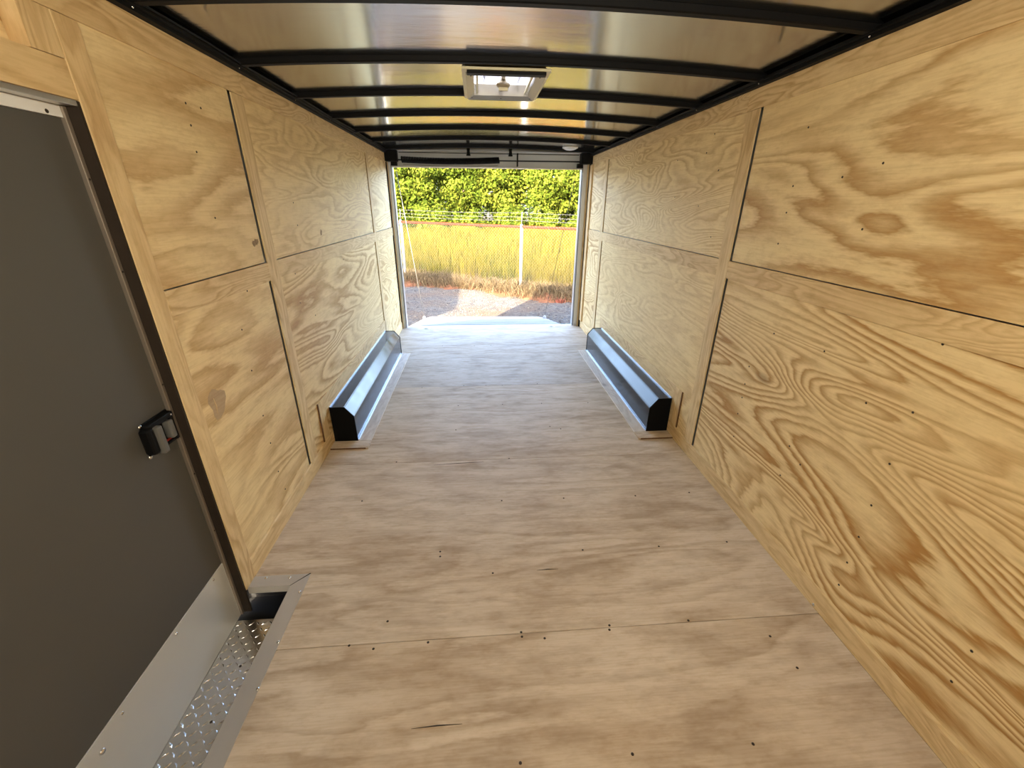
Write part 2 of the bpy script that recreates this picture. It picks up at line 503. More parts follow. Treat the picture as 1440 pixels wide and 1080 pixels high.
fpx += [(540+a/4.5, 380+b/4.5) for a, b in ((455, 1010), (750, 848), (1050, 988), (1118, 1003), (997, 842), (748, 728), (970, 718), (505, 730), (1290, 838), (470, 857), (370, 478), (572, 478), (676, 474), (893, 469), (240, 742), (645, 728))]
for (u, v) in fpx:
    p = at(u, v, 2, 0.0008)
    for (a, b, o) in sheets:
        if a <= p.y <= b:
            screw(p, (0, 0, 1), o, scale=1.0)
# dark scuffs are splits in the veneer: thin raised slivers beside the seam
for (u0, v0, u1, v1) in ((578, 1025, 650, 1018), (755, 802, 785, 800), (610, 654, 680, 649.5)):
    a, b = at(u0, v0, 2, 0.0006), at(u1, v1, 2, 0.0006)
    sh = [q for q in sheets if q[0] <= a.y <= q[1]]
    if sh:
        m = MB(); m.tube([a, (a+b)/2+Vector((0, 0.002, 0)), b], [0.0005, 0.0022, 0.0005], 5)
        m.build('split_sliver', M['screwdark'], sh[0][2])

# strips around the wheel boxes, on the floor
def floor_strips(side):
    X = (lambda x: x) if side < 0 else (lambda x: W-x)
    def bx(x0, x1, y0, y1, mat, seed):
        a, b = sorted((X(x0), X(x1)))
        sc_(MB().box(a, b, y0, y1, 0.0, 0.010, 0.001).build('floor_strip', mat, floor), seed, 5, 0.7)
    bx(0.0, 0.252, 2.512, 2.606, M['floor_x'], 0.3+side*.1)
    a, b = sorted((X(0.0), X(.235)))
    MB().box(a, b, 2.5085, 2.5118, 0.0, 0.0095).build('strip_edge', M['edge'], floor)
    bx(0.162, 0.250, 2.608, 4.484, M['floor_strip'], 0.5+side*.1)
    bx(0.0, 0.250, 4.486, 4.50, M['floor_x'], 0.7+side*.1)

# ---- walls
def wall(side):
    X = (lambda x: x) if side < 0 else (lambda x: W-x)
    name = 'wall_left' if side < 0 else 'wall_right'
    root = empty(name, (X(-0.04), (Y0+YE)/2, 0))
    setp(root, ('left' if side < 0 else 'right')+' plywood side wall panelled with seam battens', 'wall', 'structure')
    def bx(nm, d0, d1, y0, y1, z0, z1, mat, seed, rings=6, con=1.0, bev=0.0012, fs=1.0):
        a, b = sorted((X(d0), X(d1)))
        return sc_(MB().box(a, b, y0, y1, z0, z1, bev).build(nm, mat, root), seed, rings, con, fs)
    P = lambda y0, y1, z0, z1, seed, rings, con, fs=1.0: bx('panel', -PX-0.010, -PX, y0, y1, z0, z1, M['ply_y'], seed, rings, con, 0, fs)
    panels = []
    if side < 0:
        b1, b2, zh0, zh1 = (2.206, 2.308), (4.535, 4.625), 1.185, 1.272
        panels += [P(1.465, 2.187, 1.276, ZT, .13, 3.5, .6, .8), P(1.465, 2.187, 0, 1.26, .52, 6, .6, .9),
                   P(2.230, 4.517, 1.276, ZT, .41, 9, .45, 1.3), P(2.230, 4.517, 0, 1.26, .77, 11, .75, .8),
                   P(4.560, 5.52, 1.276, ZT, .23, 8, .7), P(4.560, 5.52, 0, 1.26, .64, 9, .7),
                   P(Y0, 0.47, 0, ZT, .35, 6, .8)]
        panels += [bx('panel', -.055, -.045, .47, 1.386, 1.80, ZT, M['ply_y'], .93, 5, .8, 0)]
    else:
        b1, b2, zh0, zh1 = (2.264, 2.368), (4.790, 4.885), 1.175, 1.268
        panels += [P(Y0, 2.245, 1.272, ZT, .31, 6, .75, .75), P(Y0, 2.245, 0, 1.255, .865, 15, .95, .8),
                   P(2.29, 4.772, 1.272, ZT, .71, 12, .5, 1.2), P(2.29, 4.772, 0, 1.255, .19, 9, .35, 1.0),
                   P(4.81, 5.52, 1.272, ZT, .47, 8, .6), P(4.81, 5.52, 0, 1.255, .59, 10, .8)]
    # vertical battens
    bx('batten', -PX, 0, b1[0], b1[1], 0.098, 1.977, M['strip_z'], .21 if side < 0 else .63, 4, .7)
    bx('batten', -PX, 0, b2[0], b2[1], 0.098, 1.977, M['strip_z'], .44 if side < 0 else .85, 4, .7)
    ys = ([1.466, b1[0]] if side < 0 else [Y0, b1[0]]), [b1[1], b2[0]], [b2[1], 5.50]
    for k, (a, b) in enumerate(ys):
        bx('rail_batten', -PX, 0, a+.001, b-.001, zh0, zh1, M['strip_y'], .12+.17*k+(.05 if side > 0 else 0), 7, .85)
    # top boards, jointed over the first batten
    jt = (b1[0]+b1[1])/2+(.055 if side < 0 else .06)
    bx('top_board', -PX, 0, Y0, jt-.001, 1.979, ZT, M['strip_y'], .33 if side < 0 else .91, 5, .9)
    bx('top_board', -PX, 0, jt+.001, 5.50, 1.979, ZT, M['strip_y'], .66 if side < 0 else .27, 7, .9)
    # wheel box surround on the wall
    y0, y1 = (2.456, 4.56) if side < 0 else (2.497, 4.56)
    bx('wheel_box_strip', -PX, 0, y0, y0+.098, 0.101, 0.372, M['strip_z'], .55, 4, .6)
    bx('strip_edge', -PX, 0.001, y0-.010, y0-.0005, 0.101, 0.372, M['edge'], .5, 4, .6, 0)  # dark bar carrying the shade line of the strip's near edge
    bx('wheel_box_strip', -PX, 0, y0+.099, y1-.09, 0.27, 0.372, M['strip_y'], .38, 7, .8)
    bx('wheel_box_strip', -PX, 0, y1-.089, y1-.001, 0.101, 0.372, M['strip_z'], .15, 4, .6)
    # outer skin
    m = MB()
    a, b = sorted((X(-0.075), X(-0.068)))
    if side > 0:
        m.box(a, b, Y0-.02, 5.655, -0.12, 2.20)
    else:
        m.box(a, b, 1.42, 5.655, -0.12, 2.20); m.box(a, b, Y0-.02, 0.47, -0.12, 2.20); m.box(a, b, 0.47, 1.42, 1.80, 2.20)
    m.build('outer_skin', M['nbody'], root)
    return root, panels
wall_left, pl = wall(-1)
wall_right, pr = wall(1)

def wscrews(lst, axis_x, panels, nrm):
    for (u, v) in lst:
        p = at(u, v, 0, axis_x)
        best = None
        for o in panels:
            c = WORG[o.name]; d = o.dimensions
            if abs(p.y-c.y) < d.y/2 and abs(p.z-c.z) < d.z/2: best = o
        if best: screw(p, nrm, best, scale=0.85)
bpy.context.view_layer.update()
ls = [(200+a*.2778, 260+b*.2778) for a, b in ((370, 167), (765, 90), (787, 204), (800, 597), (877, 660), (505, 733), (555, 940), (532, 537), (1020, 377), (775, 450))]
ls += [(a*.25, b*.25) for a, b in ((1045, 580), (1130, 608), (1075, 705), (1107, 855))]
ls += [(230+a*.2964, 540+b*.2964) for a, b in ((473, 150), (508, 280), (545, 415), (578, 498))]
wscrews(ls, -PX+.0008, pl, (1, 0, 0))
rs = [(960+a/3, b/3) for a, b in ((530, 537), (465, 785), (845, 688), (673, 747), (437, 897), (757, 967), (402, 1028), (135, 565), (100, 645), (152, 717))]
rs += [(960+a/3, 360+b/3) for a, b in ((597, 402), (1096, 372), (280, 466), (262, 540), (450, 802), (411, 925), (872, 877), (970, 660), (668, 125), (385, 327), (215, 761), (795, 1052), (773, 620), (495, 880), (232, 665), (250, 597))]
rs += [(960+a/3, 720+b/3) for a, b in ((742, 105), (693, 213), (658, 307), (1218, 587), (1133, 715))]
rs += [(700+a*.3889, b*.3889) for a, b in ((640, 713), (650, 580), (755, 553), (797, 617), (725, 745), (770, 857))]
wscrews(rs, W+PX-.0008, pr, (-1, 0, 0))

# boat patch let into the lower left panel, with the crack beside it
c0 = at(306, 566, 0, -PX)
m = MB()
pts = []
for k in range(18):
    a = 2*math.pi*k/18
    r = 1+0.16*math.sin(3*a+1)+0.08*math.sin(5*a)
    pts.append((c0.y+0.052*r*math.cos(a), c0.z+0.060*r*math.sin(a)))
m.prism(pts, 'x', -PX-.001, -PX+.0007)
pt = m.build('veneer_patch', ply('veneer patch', 'y', (0.50, 0.36, 0.20), (0.36, 0.23, 0.10), contrast=.5), pl[1]); sc_(pt, .2, 4, .6)
m = MB(); m.tube([at(300, 560, 0, -PX+.001), at(304, 570, 0, -PX+.001), at(307, 583, 0, -PX+.001)], [.0008, .0025, .0008], 5)
m.build('crack', M['strip_z'], pl[1])
for (u, v, r, P_) in ((451.5, 327, .018, pl[2]), (359, 341, .022, pl[0])):
    c0 = at(u, v, 0, -PX)
    m = MB()
    pts = []
    for k in range(12):
        a = 2*math.pi*k/12
        q = r*(1+.35*math.sin(2*a+u)+.2*math.sin(5*a))
        pts.append((c0.y+q*1.1*math.cos(a), c0.z+q*.8*math.sin(a)))
    m.prism(pts, 'x', -PX-.001, -PX+.0006)
    m.build('knot', plain('brown knot', (0.27, 0.17, 0.08), .6, 0, .2, .5, 60), P_)

# baseboards
for side, nm in ((-1, 'baseboard_left'), (1, 'baseboard_right')):
    root = empty(nm, (0 if side < 0 else W, 2.5, 0))
    setp(root, ('left' if side < 0 else 'right')+' plywood baseboard strip along the floor edge', 'baseboard', 'structure')
    segs = ([(1.466, 2.621), (4.481, 5.50)] if side < 0 else [(Y0, 2.617), (4.483, 5.50)])
    for k, (a, b) in enumerate(segs):
        # profile: top edge slightly eased
        if side < 0: prof = [(-PX, 0), (0, 0), (0, .088), (-.004, .097), (-PX, .097)]
        else: prof = [(W+PX, 0), (W, 0), (W, .088), (W+.004, .097), (W+PX, .097)]
        o = MB().prism(prof, 'y', a+.001, b-.001).build('board', M['strip_y'], root); sc_(o, .18+.3*k+side*.07, 5, .7)
    if side > 0:
        p = at(1143, 853, 0, W-.001)
        screw((p.x, p.y, max(p.z, .012)), (-1, 0, 0), root, pan_me, 0.9)

# front wall behind the camera
wf = sc_(MB().box(-0.075, W+0.075, Y0-.02, Y0, -0.02, 2.20).build('wall_front', M['ply_x']), .5, 7, .8)
setp(wf, 'front plywood end wall of the trailer behind the viewer', 'wall', 'structure')

# ---- ceiling: bare roof sheet on black steel bows
def arch(x, zc, ze):
    q = (x-W/2)/(W/2)
    return zc-(zc-ze)*q*q
NSEG = 20
xs = [-0.075+(W+.15)*i/NSEG for i in range(NSEG+1)]
VX0, VX1, VY0, VY1 = 1.005, 1.365, 2.37, 2.85     # hole for the roof vent
# x grid made to include the vent hole
xg = sorted(set([round(x, 4) for x in xs if abs(x-VX0) > .05 and abs(x-VX1) > .05]+[VX0, VX1]))
yg = [Y0-.02, VY0, VY1, 5.66]
m = MB()
for zo, off in ((0.0, 0), (0.02, 1)):
    for j in range(3):
        for i in range(len(xg)-1):
            if j == 1 and xg[i] >= VX0-1e-6 and xg[i+1] <= VX1+1e-6: continue
            z0, z1 = arch(xg[i], 2.146, 2.107)+zo, arch(xg[i+1], 2.146, 2.107)+zo
            m.add([(xg[i], yg[j], z0), (xg[i+1], yg[j], z1), (xg[i+1], yg[j+1], z1), (xg[i], yg[j+1], z0)], [(0, 1, 2, 3)], True)
ceiling = m.build('ceiling', M['roof'], None, (W/2, 2.5, 2.16), fixn=False)
setp(ceiling, 'shiny bare metal roof sheet with black bows running across', 'ceiling', 'structure')
BOWS = [1.69-.6096*k for k in (3, 2, 1)]+[1.69+.6096*k for k in range(7)]
for yf in BOWS:
    m = MB()
    n = 18
    vs_, fs_ = [], []
    for i in range(n+1):
        x = W*i/n
        zb = arch(x, 2.121, 2.083)
        zt_ = arch(x, 2.1455, 2.1065)
        for (yy, zz) in ((yf-.036, zb+.004), (yf-.032, zb), (yf-.004, zb), (yf, zb+.004), (yf+.0, zt_), (yf-.036, zt_)):
            vs_.append((x, yy, zz))
    for i in range(n):
        for k in range(6):
            fs_.append((i*6+k, i*6+(k+1) % 6, (i+1)*6+(k+1) % 6, (i+1)*6+k))
    fs_ += [tuple(range(6)), tuple(n*6+k for k in range(6))]
    m.add(vs_, fs_)
    m.build('roof_bow', M['blackmatte'], ceiling)
for side in (-1, 1):
    X = (lambda x: x) if side < 0 else (lambda x: W-x)
    a, b = sorted((X(-.06), X(.022)))
    m = MB().box(a, b, Y0, 5.60, ZT+.001, 2.0985)
    a, b = sorted((X(-.0), X(.036)))
    m.box(a, b, Y0, 5.60, 2.081, 2.086)
    m.build('edge_channel', M['blackmatte'], ceiling)
    # bolt heads catching the light along the channel
    for yf in BOWS:
        if yf > 1.2: screw((X(.0225), yf-.018, 2.078), (1 if side < 0 else -1, 0, -.4), ceiling, pan_me, .55, 'channel_bolt')
# thin wire clipped along the left channel
m = MB(); m.tube([(0.040, 0.6+.35*k, 2.092+.003*math.sin(k*2.1)) for k in range(15)], .0035, 6)
m.build('lamp_wire', M['blackmatte'], ceiling)

# ---- rear door frame: jambs, header, sill
t1 = empty('trim_1', (W/2, 5.58, 0)); setp(t1, 'metal frame of posts, header and sill around the open rear end', 'door frame', 'structure')
for side in (-1, 1):
    X = (lambda x: x) if side < 0 else (lambda x: W-x)
    def bx(nm, d0, d1, y0, y1, z0, z1, mat):
        a, b = sorted((X(d0), X(d1)))
        return MB().box(a, b, y0, y1, z0, z1, .001).build(nm, mat, t1)
    e = 0.0 if side < 0 else 0.045      # the right post stands a little further in
    bx('jamb_post', -.075, .040+e, 5.545, 5.650, -.1, 2.098, M['jamb'])
    bx('jamb_edge', .040+e, .052+e, 5.575, 5.650, 0, 1.96, M['jamb'])
    bx('jamb_seal', .0405+e, .0425+e, 5.548, 5.556, 0, 1.96, M['blackmatte'])
    bx('jamb_strip', -.06, .014+e*.5, 5.522, 5.544, 0, 2.07, M['strip_z']).color = (.4, .2, .7, 1)
    bx('jamb_gap', -.06, .004+e*.3, 5.502, 5.521, 0, 2.07, M['blackmatte'])
    if side > 0: bx('jamb_filler', -.02, .012, 5.40, 5.50, .098, 1.975, M['strip_z']).color = (.7, .2, .7, 1)
    bx('corner_gusset', .0, .135, 5.44, 5.544, 1.985, 2.098, M['blackmatte'])
    bx('corner_bracket', .055+e, .12+e, 5.50, 5.56, 1.945, 1.99, M['blackmatte'])
MB().box(.0, W, 5.575, 5.650, 1.943, 2.150).build('header_panel', M['header'], t1)
MB().box(.14, W-.14, 5.571, 5.5745, 2.083, 2.090).build('header_seam', M['blackmatte'], t1)
MB().box(.04, W-.04, 5.560, 5.650, 1.934, 1.942).build('header_lip', M['jamb'], t1)
MB().box(.14, W-.14, 5.46, 5.574, 2.096, 2.101).build('header_soffit', M['header'], t1)
MB().box(.0, W, YE+.001, 5.650, -.10, -.004, .001).build('sill', M['jamb'], t1)

# ================================================================== SIDE DOOR
DX = -0.045
door = empty('door_1', (DX, 0.95, -0.1)); setp(door, 'closed charcoal side entry door with pale kick plate and black latch', 'door', 'structure')
MB().box(DX-.022, DX, 0.50, 1.362, 0.186, 1.744, .001).build('door_slab', M['door'], door)
MB().box(DX-.022, DX+.003, 0.50, 1.376, -.118, 0.185, .001).build('kick_plate', M['kick'], door)
MB().box(DX-.022, DX+.006, 0.50, 1.372, 1.7445, 1.772, .001).build('top_rail', M['white'], door)
for (a, b) in ((675, 187), (500, 443), (243, 820)):
    screw(at(100+a*.2963, 760+b*.2963, 0, DX+.0035), (1, 0, 0), door, pan_me, .7)
screw(at(144, 1057, 0, DX+.006), (1, 0, 0), door, pan_me, 1.3)
screw(at(66, 156, 0, DX+.0065), (1, 0, 0), door, screw_me, 1.1)
# door frame
MB().box(DX-.022, DX+.012, 1.363, 1.376, -.118, 1.772, .002).build('frame_stile', M['frame'], door)
for zz in (.35, .62, .98, 1.35, 1.6):
    screw((DX+.0125, 1.3695, zz), (1, 0, 0), door, screw_me, .7)
MB().box(DX-.022, -.003, 1.3765, 1.3855, -.118, 1.785).build('seal_shade_strip', M['seal'], door)  # dark seal widened over the stud face to give its shade
MB().box(DX-.015, -.004, 0.50, 1.384, 1.7725, 1.786, .0015).build('frame_head', M['alu'], door)
MB().box(DX-.022, DX+.012, 0.485, 0.499, -.1, 1.77, .002).build('frame_stile', M['frame'], door)
# wooden surround of the door opening belongs to the left wall
sc_(MB().box(-.060, 0.0, 1.386, 1.465, 0.0, 1.978, .0015).build('door_stud', M['strip_z'], wall_left), .56, 5, .9)
sc_(MB().box(-.050, -.002, 0.47, 1.3845, 1.787, 1.876, .0015).build('door_head_board', M['strip_y'], wall_left), .07, 4, .9)
sc_(MB().box(-.044, -.001, 1.296, 1.3845, 1.877, 1.978, .001).build('short_board', M['strip_z'], wall_left), .87, 6, .9)
sc_(MB().box(-.060, -.002, 0.40, 0.484, 0.0, 1.978, .0015).build('door_stud', M['strip_z'], wall_left), .76, 5, .9)
# latch
lat = MB()
lz0, lz1, ly0, ly1 = .787, .893, 1.238, 1.352
lat.box(DX, DX+.006, ly0-.004, ly1+.004, lz0-.003, lz1+.003, .002)
lat.box(DX, DX+.026, ly0, ly1, lz1-.020, lz1, .004)
lat.box(DX, DX+.020, ly0, ly1, lz0, lz0+.008, .003)
lat.box(DX, DX+.024, ly1-.014, ly1, lz0, lz1, .004)
latch = lat.build('latch', M['blackmatte'], door)
MB().box(DX+.004, DX+.042, ly0+.012, ly0+.034, lz0-.004, lz1-.014, .004).build('grip_bar', M['grip'], latch)
MB().box(DX+.004, DX+.030, ly1-.036, ly1-.014, lz0+.016, lz1-.026, .005).build('thumb_bar', M['grip'], latch)
MB().box(DX+.006, DX+.010, ly0+.040, ly1-.012, lz0+.004, lz0+.014).build('lock_stripe', M['red'], latch)
MB().box(DX+.0, DX+.034, ly0-.016, ly0+.010, lz0+.006, lz1-.010, .008).build('latch_body', M['blackmatte'], latch)
screw(at(196.5, 601, 0, DX+.004), (1, 0, 0), latch, pan_me, 1.0)
screw(at(211.5, 643, 0, DX+.004), (1, 0, 0), latch, pan_me, 1.1)
screw((DX+.027, ly1-.012, lz1-.010), (1, 0, .3), latch, pan_me, .5)

# ================================================================== STEP WELL
t2 = empty('trim_2', (.2, 1.0, 0)); setp(t2, 'mitred aluminium edging around the step well in the floor', 'trim', 'structure')
OX, OY = 0.243, 1.456
zt0, zt1 = 0.0, 0.0025
# long side, mitred at the corner
m = MB().prism([(NX, .46), (OX, .46), (OX, OY-.001), (NX, NY-.002)], 'z', zt0, zt1)
m.box(NX-.002, NX, .46, NY-.002, -.034, zt1)
side_e = m.build('edging', M['alu_trim'], t2)
m = MB().prism([(-.004, NY), (NX-.003, NY), (OX-.003, OY), (-.004, OY)], 'z', zt0, zt1)
m.box(-.004, NX-.003, NY-.002, NY, -.034, zt1)
far_e = m.build('edging', M['alu_trim'], t2)
m = MB().prism([(NX-.004, NY-.004), (NX-.001, NY-.004), (OX+.001, OY+.002), (OX-.003, OY+.003)], 'z', zt1-.001, zt1+.0006)
m.build('mitre_gap', M['blackmatte'], t2)
for (u, v, P_) in ((374, 813, far_e), (407.5, 812.5, far_e), (421.5, 832.5, side_e), (391, 903, side_e), (362, 969, side_e)):
    screw(at(u, v, 2, zt1), (0, 0, 1), P_, pan_me, .85)
tread = empty('entry_step', (.1, .95, -.122)); setp(tread, 'bright diamond-plate step sunk below the floor at the side door', 'step')
MB().box(DX-.02, OX+.02, .46, 1.335, -.125, -.120).build('tread_plate', M['plate'], tread)
vs_, fs_ = [], []
for i in range(11):
    for j in range(30):
        cx, cy = DX+.018+i*.026, .475+j*.029
        if cx > OX or cy > 1.325: continue
        an = math.radians(45 if (i+j) % 2 else -45)
        dx, dy = math.cos(an), math.sin(an)
        b = len(vs_)
        L_, w_, hh = .013, .0042, .0022
        for (p, q, r) in ((-1, 0, 0), (0, 1, 0), (1, 0, 0), (0, -1, 0), (-.45, 0, 1), (.45, 0, 1)):
            vs_.append((cx+dx*p*L_-dy*q*w_, cy+dy*p*L_+dx*q*w_, -.120+r*hh))
        fs_ += [(b, b+1, b+4), (b+1, b+2, b+5), (b+1, b+5, b+4), (b+2, b+3, b+5), (b+3, b, b+4), (b+3, b+4, b+5)]
m = MB(); m.add(vs_, fs_)
setp(m.build('raised_lugs', M['plate'], tread, fixn=False), kind='stuff')
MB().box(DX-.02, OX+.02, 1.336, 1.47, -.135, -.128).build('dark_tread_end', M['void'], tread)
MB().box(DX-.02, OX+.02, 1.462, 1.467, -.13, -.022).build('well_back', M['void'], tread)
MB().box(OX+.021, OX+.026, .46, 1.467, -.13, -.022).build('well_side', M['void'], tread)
for (u, v) in ((338, 936.5), (297, 1015)):
    screw(at(u, v, 2, -.119), (0, 0, 1), tread, screw_me, 1.1)

# ================================================================== WHEEL BOXES
floor_strips(-1); floor_strips(1)
def wheel_box(side):
    X = (lambda x: x) if side < 0 else (lambda x: W-x)
    y0, y1 = 2.620, 4.480
    root = empty('wheel_box', (X(.075), (y0+y1)/2, 0))
    setp(root, 'dark metal wheel box with chamfered top along the '+('left wall' if side < 0 else 'right wall'), 'wheel box', group='wheel boxes')
    prof = [(0.0, 0.0), (.155, 0.0), (.153, .195), (.097, .265), (0.0, .265)]
    bm = bmesh.new()
    v0 = [bm.verts.new((X(a), y0, b)) for a, b in prof]; v1 = [bm.verts.new((X(a), y1, b)) for a, b in prof]
    for i in range(5):
        j = (i+1) % 5
        bm.faces.new((v0[i], v0[j], v1[j], v1[i]))
    eds = [e for e in bm.edges if abs(e.verts[0].co.y-e.verts[1].co.y) > 1 and e.verts[0].co.z > .1 and abs(X(e.verts[0].co.x)) > .01]
    bmesh.ops.bevel(bm, geom=eds, offset=.004, segments=2, affect='EDGES')
    bm.verts.index_update()
    m = MB(); m.add([v.co[:] for v in bm.verts], [[v.index for v in f.verts] for f in bm.faces]); bm.free()
    m.build('box_cover', M['wheelbox'], root)
    pr = [(X(a), b) for a, b in [(0.0, 0.0), (.158, 0.0), (.156, .197), (.099, .268), (0.0, .268)]]
    MB().prism(pr, 'y', y0-.004, y0).build('end_plate', M['void'], root)
    MB().prism(pr, 'y', y1, y1+.004).build('end_plate', M['blackmatte'], root)
    a, b = sorted((X(.1555), X(.1665)))
    MB().box(a, b, y0-.002, y1, .0101, .0125, .0005).build('floor_flange', M['caulk'], root)
    a, b = sorted((X(.0005), X(.004)))
    MB().box(a, b, y0, y1, .2655, .275, .0005).build('wall_flange', M['caulk'], root)
wheel_box(-1); wheel_box(1)

# ================================================================== ROOF VENT
vent = empty('roof_vent', (1.185, 2.61, 2.10)); setp(vent, 'square roof vent with beige frame, white lid and crank knob', 'vent')
def ring(m, x0, x1, y0, y1, w, z0, z1, wy=None):
    wy = w if wy is None else wy
    m.box(x0, x1, y0, y0+wy, z0, z1); m.box(x0, x1, y1-wy, y1, z0, z1)
    m.box(x0, x0+w, y0+wy, y1-wy, z0, z1); m.box(x1-w, x1, y0+wy, y1-wy, z0, z1)
m = MB(); ring(m, .978, 1.392, 2.315, 2.895, .035, 2.108, 2.118, .018); m.build('flange', M['ventframe'], vent)
m = MB(); m.box(1.002, 1.37, 2.322, 2.362, 2.094, 2.107, .002); m.build('cross_bar', M['blackmatte'], vent)
m = MB(); m.box(1.002, 1.352, 2.872, 2.893, 2.100, 2.107, .001); m.build('cross_bar', M['blackmatte'], vent)
# garnish: sloping inner frame
vs_ = []
for (dx, dy, z) in ((0, 0, 2.097), (.038, .04, 2.112), (.038, .04, 2.165), (0, 0, 2.165)):
    x0, x1, y0, y1 = .996+dx, 1.374-dx, 2.364+dy, 2.870-dy
    vs_ += [(x0, y0, z), (x1, y0, z), (x1, y1, z), (x0, y1, z)]
fs_ = []
for r in range(4):
    for k in range(4):
        a, b = r*4+k, r*4+(k+1) % 4
        c_, d_ = ((r+1) % 4)*4+(k+1) % 4, ((r+1) % 4)*4+k
        fs_.append((a, b, c_, d_))
m = MB(); m.add(vs_, fs_); gar = m.build('garnish_frame', M['ventgarnish'], vent)
for (x, y) in ((1.02, 2.40), (1.35, 2.40), (1.02, 2.84), (1.35, 2.84), (1.185, 2.845), (1.185, 2.372)):
    screw((x, y, 2.101), (0, 0, -1), gar, screw_me, .9)
m = MB()
m.box(.985, 1.385, 2.345, 2.89, 2.1775, 2.185)
lid = m.build('lid', M['lid'], vent)
m = MB()
for x in (1.09, 1.28): m.box(x-.004, x+.004, 2.40, 2.83, 2.170, 2.177)
for y in (2.50, 2.72): m.box(1.03, 1.34, y-.004, y+.004, 2.170, 2.177)
m.build('lid_ribs', M['lid'], lid)
m = MB(); ring(m, .99, 1.38, 2.355, 2.88, .018, 2.147, 2.177); m.build('curb', M['white'], vent)
for x in (1.05, 1.32): MB().box(x-.005, x+.005, 2.41, 2.82, 2.118, 2.128).build('screen_bar', M['ventframe'], vent)
m = MB(); m.box(1.175, 1.193, 2.42, 2.83, 2.136, 2.146); m.build('crank_arm', M['white'], vent)
m = MB(); m.lathe((1.185, 2.60, 2.112), [(.012, .03), (.020, .012), (.034, .008), (.036, 0.0), (.030, -.008)], 14); kn = m.build('crank_knob', M['knob'], vent)
m = MB(); m.box(1.160, 1.210, 2.596, 2.604, 2.088, 2.104, .003); m.build('knob_grip', M['ventframe'], kn)

# dome light near the rear
dl = empty('dome_light', (2.07, 5.17, 2.10)); setp(dl, 'small round white dome light on the ceiling near the rear', 'light')
zc = arch(2.07, 2.146, 2.107)
m = MB(); m.lathe((2.07, 5.17, zc-.001), [(.086, 0), (.086, -.010), (.078, -.014)], 24); m.build('base_ring', M['white'], dl)
m = MB(); m.lathe((2.07, 5.17, zc-.010), [(.076, 0), (.066, -.012), (.045, -.020), (.018, -.024)], 24); m.build('lens', M['lens'], dl)
# added fill lamp on the front wall behind the viewer, brightens the near interior
r_ = empty('strip_lamp', (W/2, Y0, 1.86)); setp(r_, 'added unseen fill lamp high on the front wall behind the viewer', 'lamp')
MB().box(W/2-.50, W/2+.50, Y0+.001, Y0+.022, 1.82, 1.90, .004).build('fill_lamp_base', M['white'], r_)
MB().box(W/2-.48, W/2+.48, Y0+.0225, Y0+.036, 1.83, 1.89, .004).build('fill_lamp_lens', M['fill_lens'], r_)
ld = bpy.data.lights.new('strip_lamp_light', 'AREA'); ld.shape = 'RECTANGLE'; ld.size = .96; ld.size_y = .06
ld.energy = FILLW; ld.color = (1.0, .92, .76)
lo = bpy.data.objects.new('strip_lamp_light', ld); col.objects.link(lo); lo.parent = r_; lo.location = (0, .04, 0)
lo.rotation_euler = Vector((0, 1, -.1)).to_track_quat('-Z', 'Z').to_euler()
# ================================================================== RAMP SPRING
sp = empty('ramp_spring', (.8, 5.50, 2.0)); setp(sp, 'black coiled lift spring on a rod under the rear header', 'spring')
pts, N = [], 62*10
for i in range(N+1):
    q = i/N
    a = 2*math.pi*62*q
    x = .175+q*1.13
    zz = 2.008-.018*math.sin(q*math.pi)*.8+.006*q
    pts.append((x, 5.512+.027*math.cos(a), zz+.029*math.sin(a)))
m = MB(); m.tube(pts, .0085, 5); m.build('coil', M['blackmatte'], sp)
m = MB(); m.tube([(.10+.2*k, 5.512, 2.006-.012*math.sin(min(1, k/6)*math.pi)+.0005*k) for k in range(12)], .0075, 8); m.build('rod', M['black'], sp)
m = MB(); m.box(1.513, 1.527, 5.50, 5.56, 1.952, 2.09, .001); m.build('rod_bracket', M['blackmatte'], sp)
for x in (.948, 1.433):
    m = MB(); m.box(x-.018, x+.018, 5.46, 5.474, 2.052, 2.128, .002); m.box(x-.024, x+.024, 5.445, 5.474, 2.052, 2.066, .002)
    m.lathe((x, 5.452, 2.105), [(.016, 0), (.016, .012)], 12, 'y')
    m.build('hanger_bracket', M['blackmatte'], sp)
m = MB(); m.tube([(.19+.055*k, 5.517, 1.960-.010*math.sin(k/20*math.pi)) for k in range(21)], .0028, 6); m.build('safety_cable', M['cable'], sp)

# ================================================================== FLOOR LATCHES at the rear
for (x, y, w_) in ((.308, 5.510, 'left'), (2.013, 5.528, 'right')):
    r_ = empty('floor_latch', (x, y, 0)); setp(r_, 'small bright tie-down latch in the floor at the '+w_+' of the rear sill', 'latch', group='floor latches at the sill')
    MB().box(x-.055, x+.055, y-.022, y+.022, .0, .004, .001).build('latch_plate', M['chrome'], r_)
    MB().box(x-.022, x+.022, y-.012, y+.012, .0045, .014, .003).build('catch', M['alu'], r_)
    m = MB(); m.tube([(x-.04, y+.008, .006), (x-.03, y-.014, .010), (x+.03, y-.014, .010), (x+.04, y+.008, .006)], .0035, 6); m.build('bail', M['chrome'], r_)

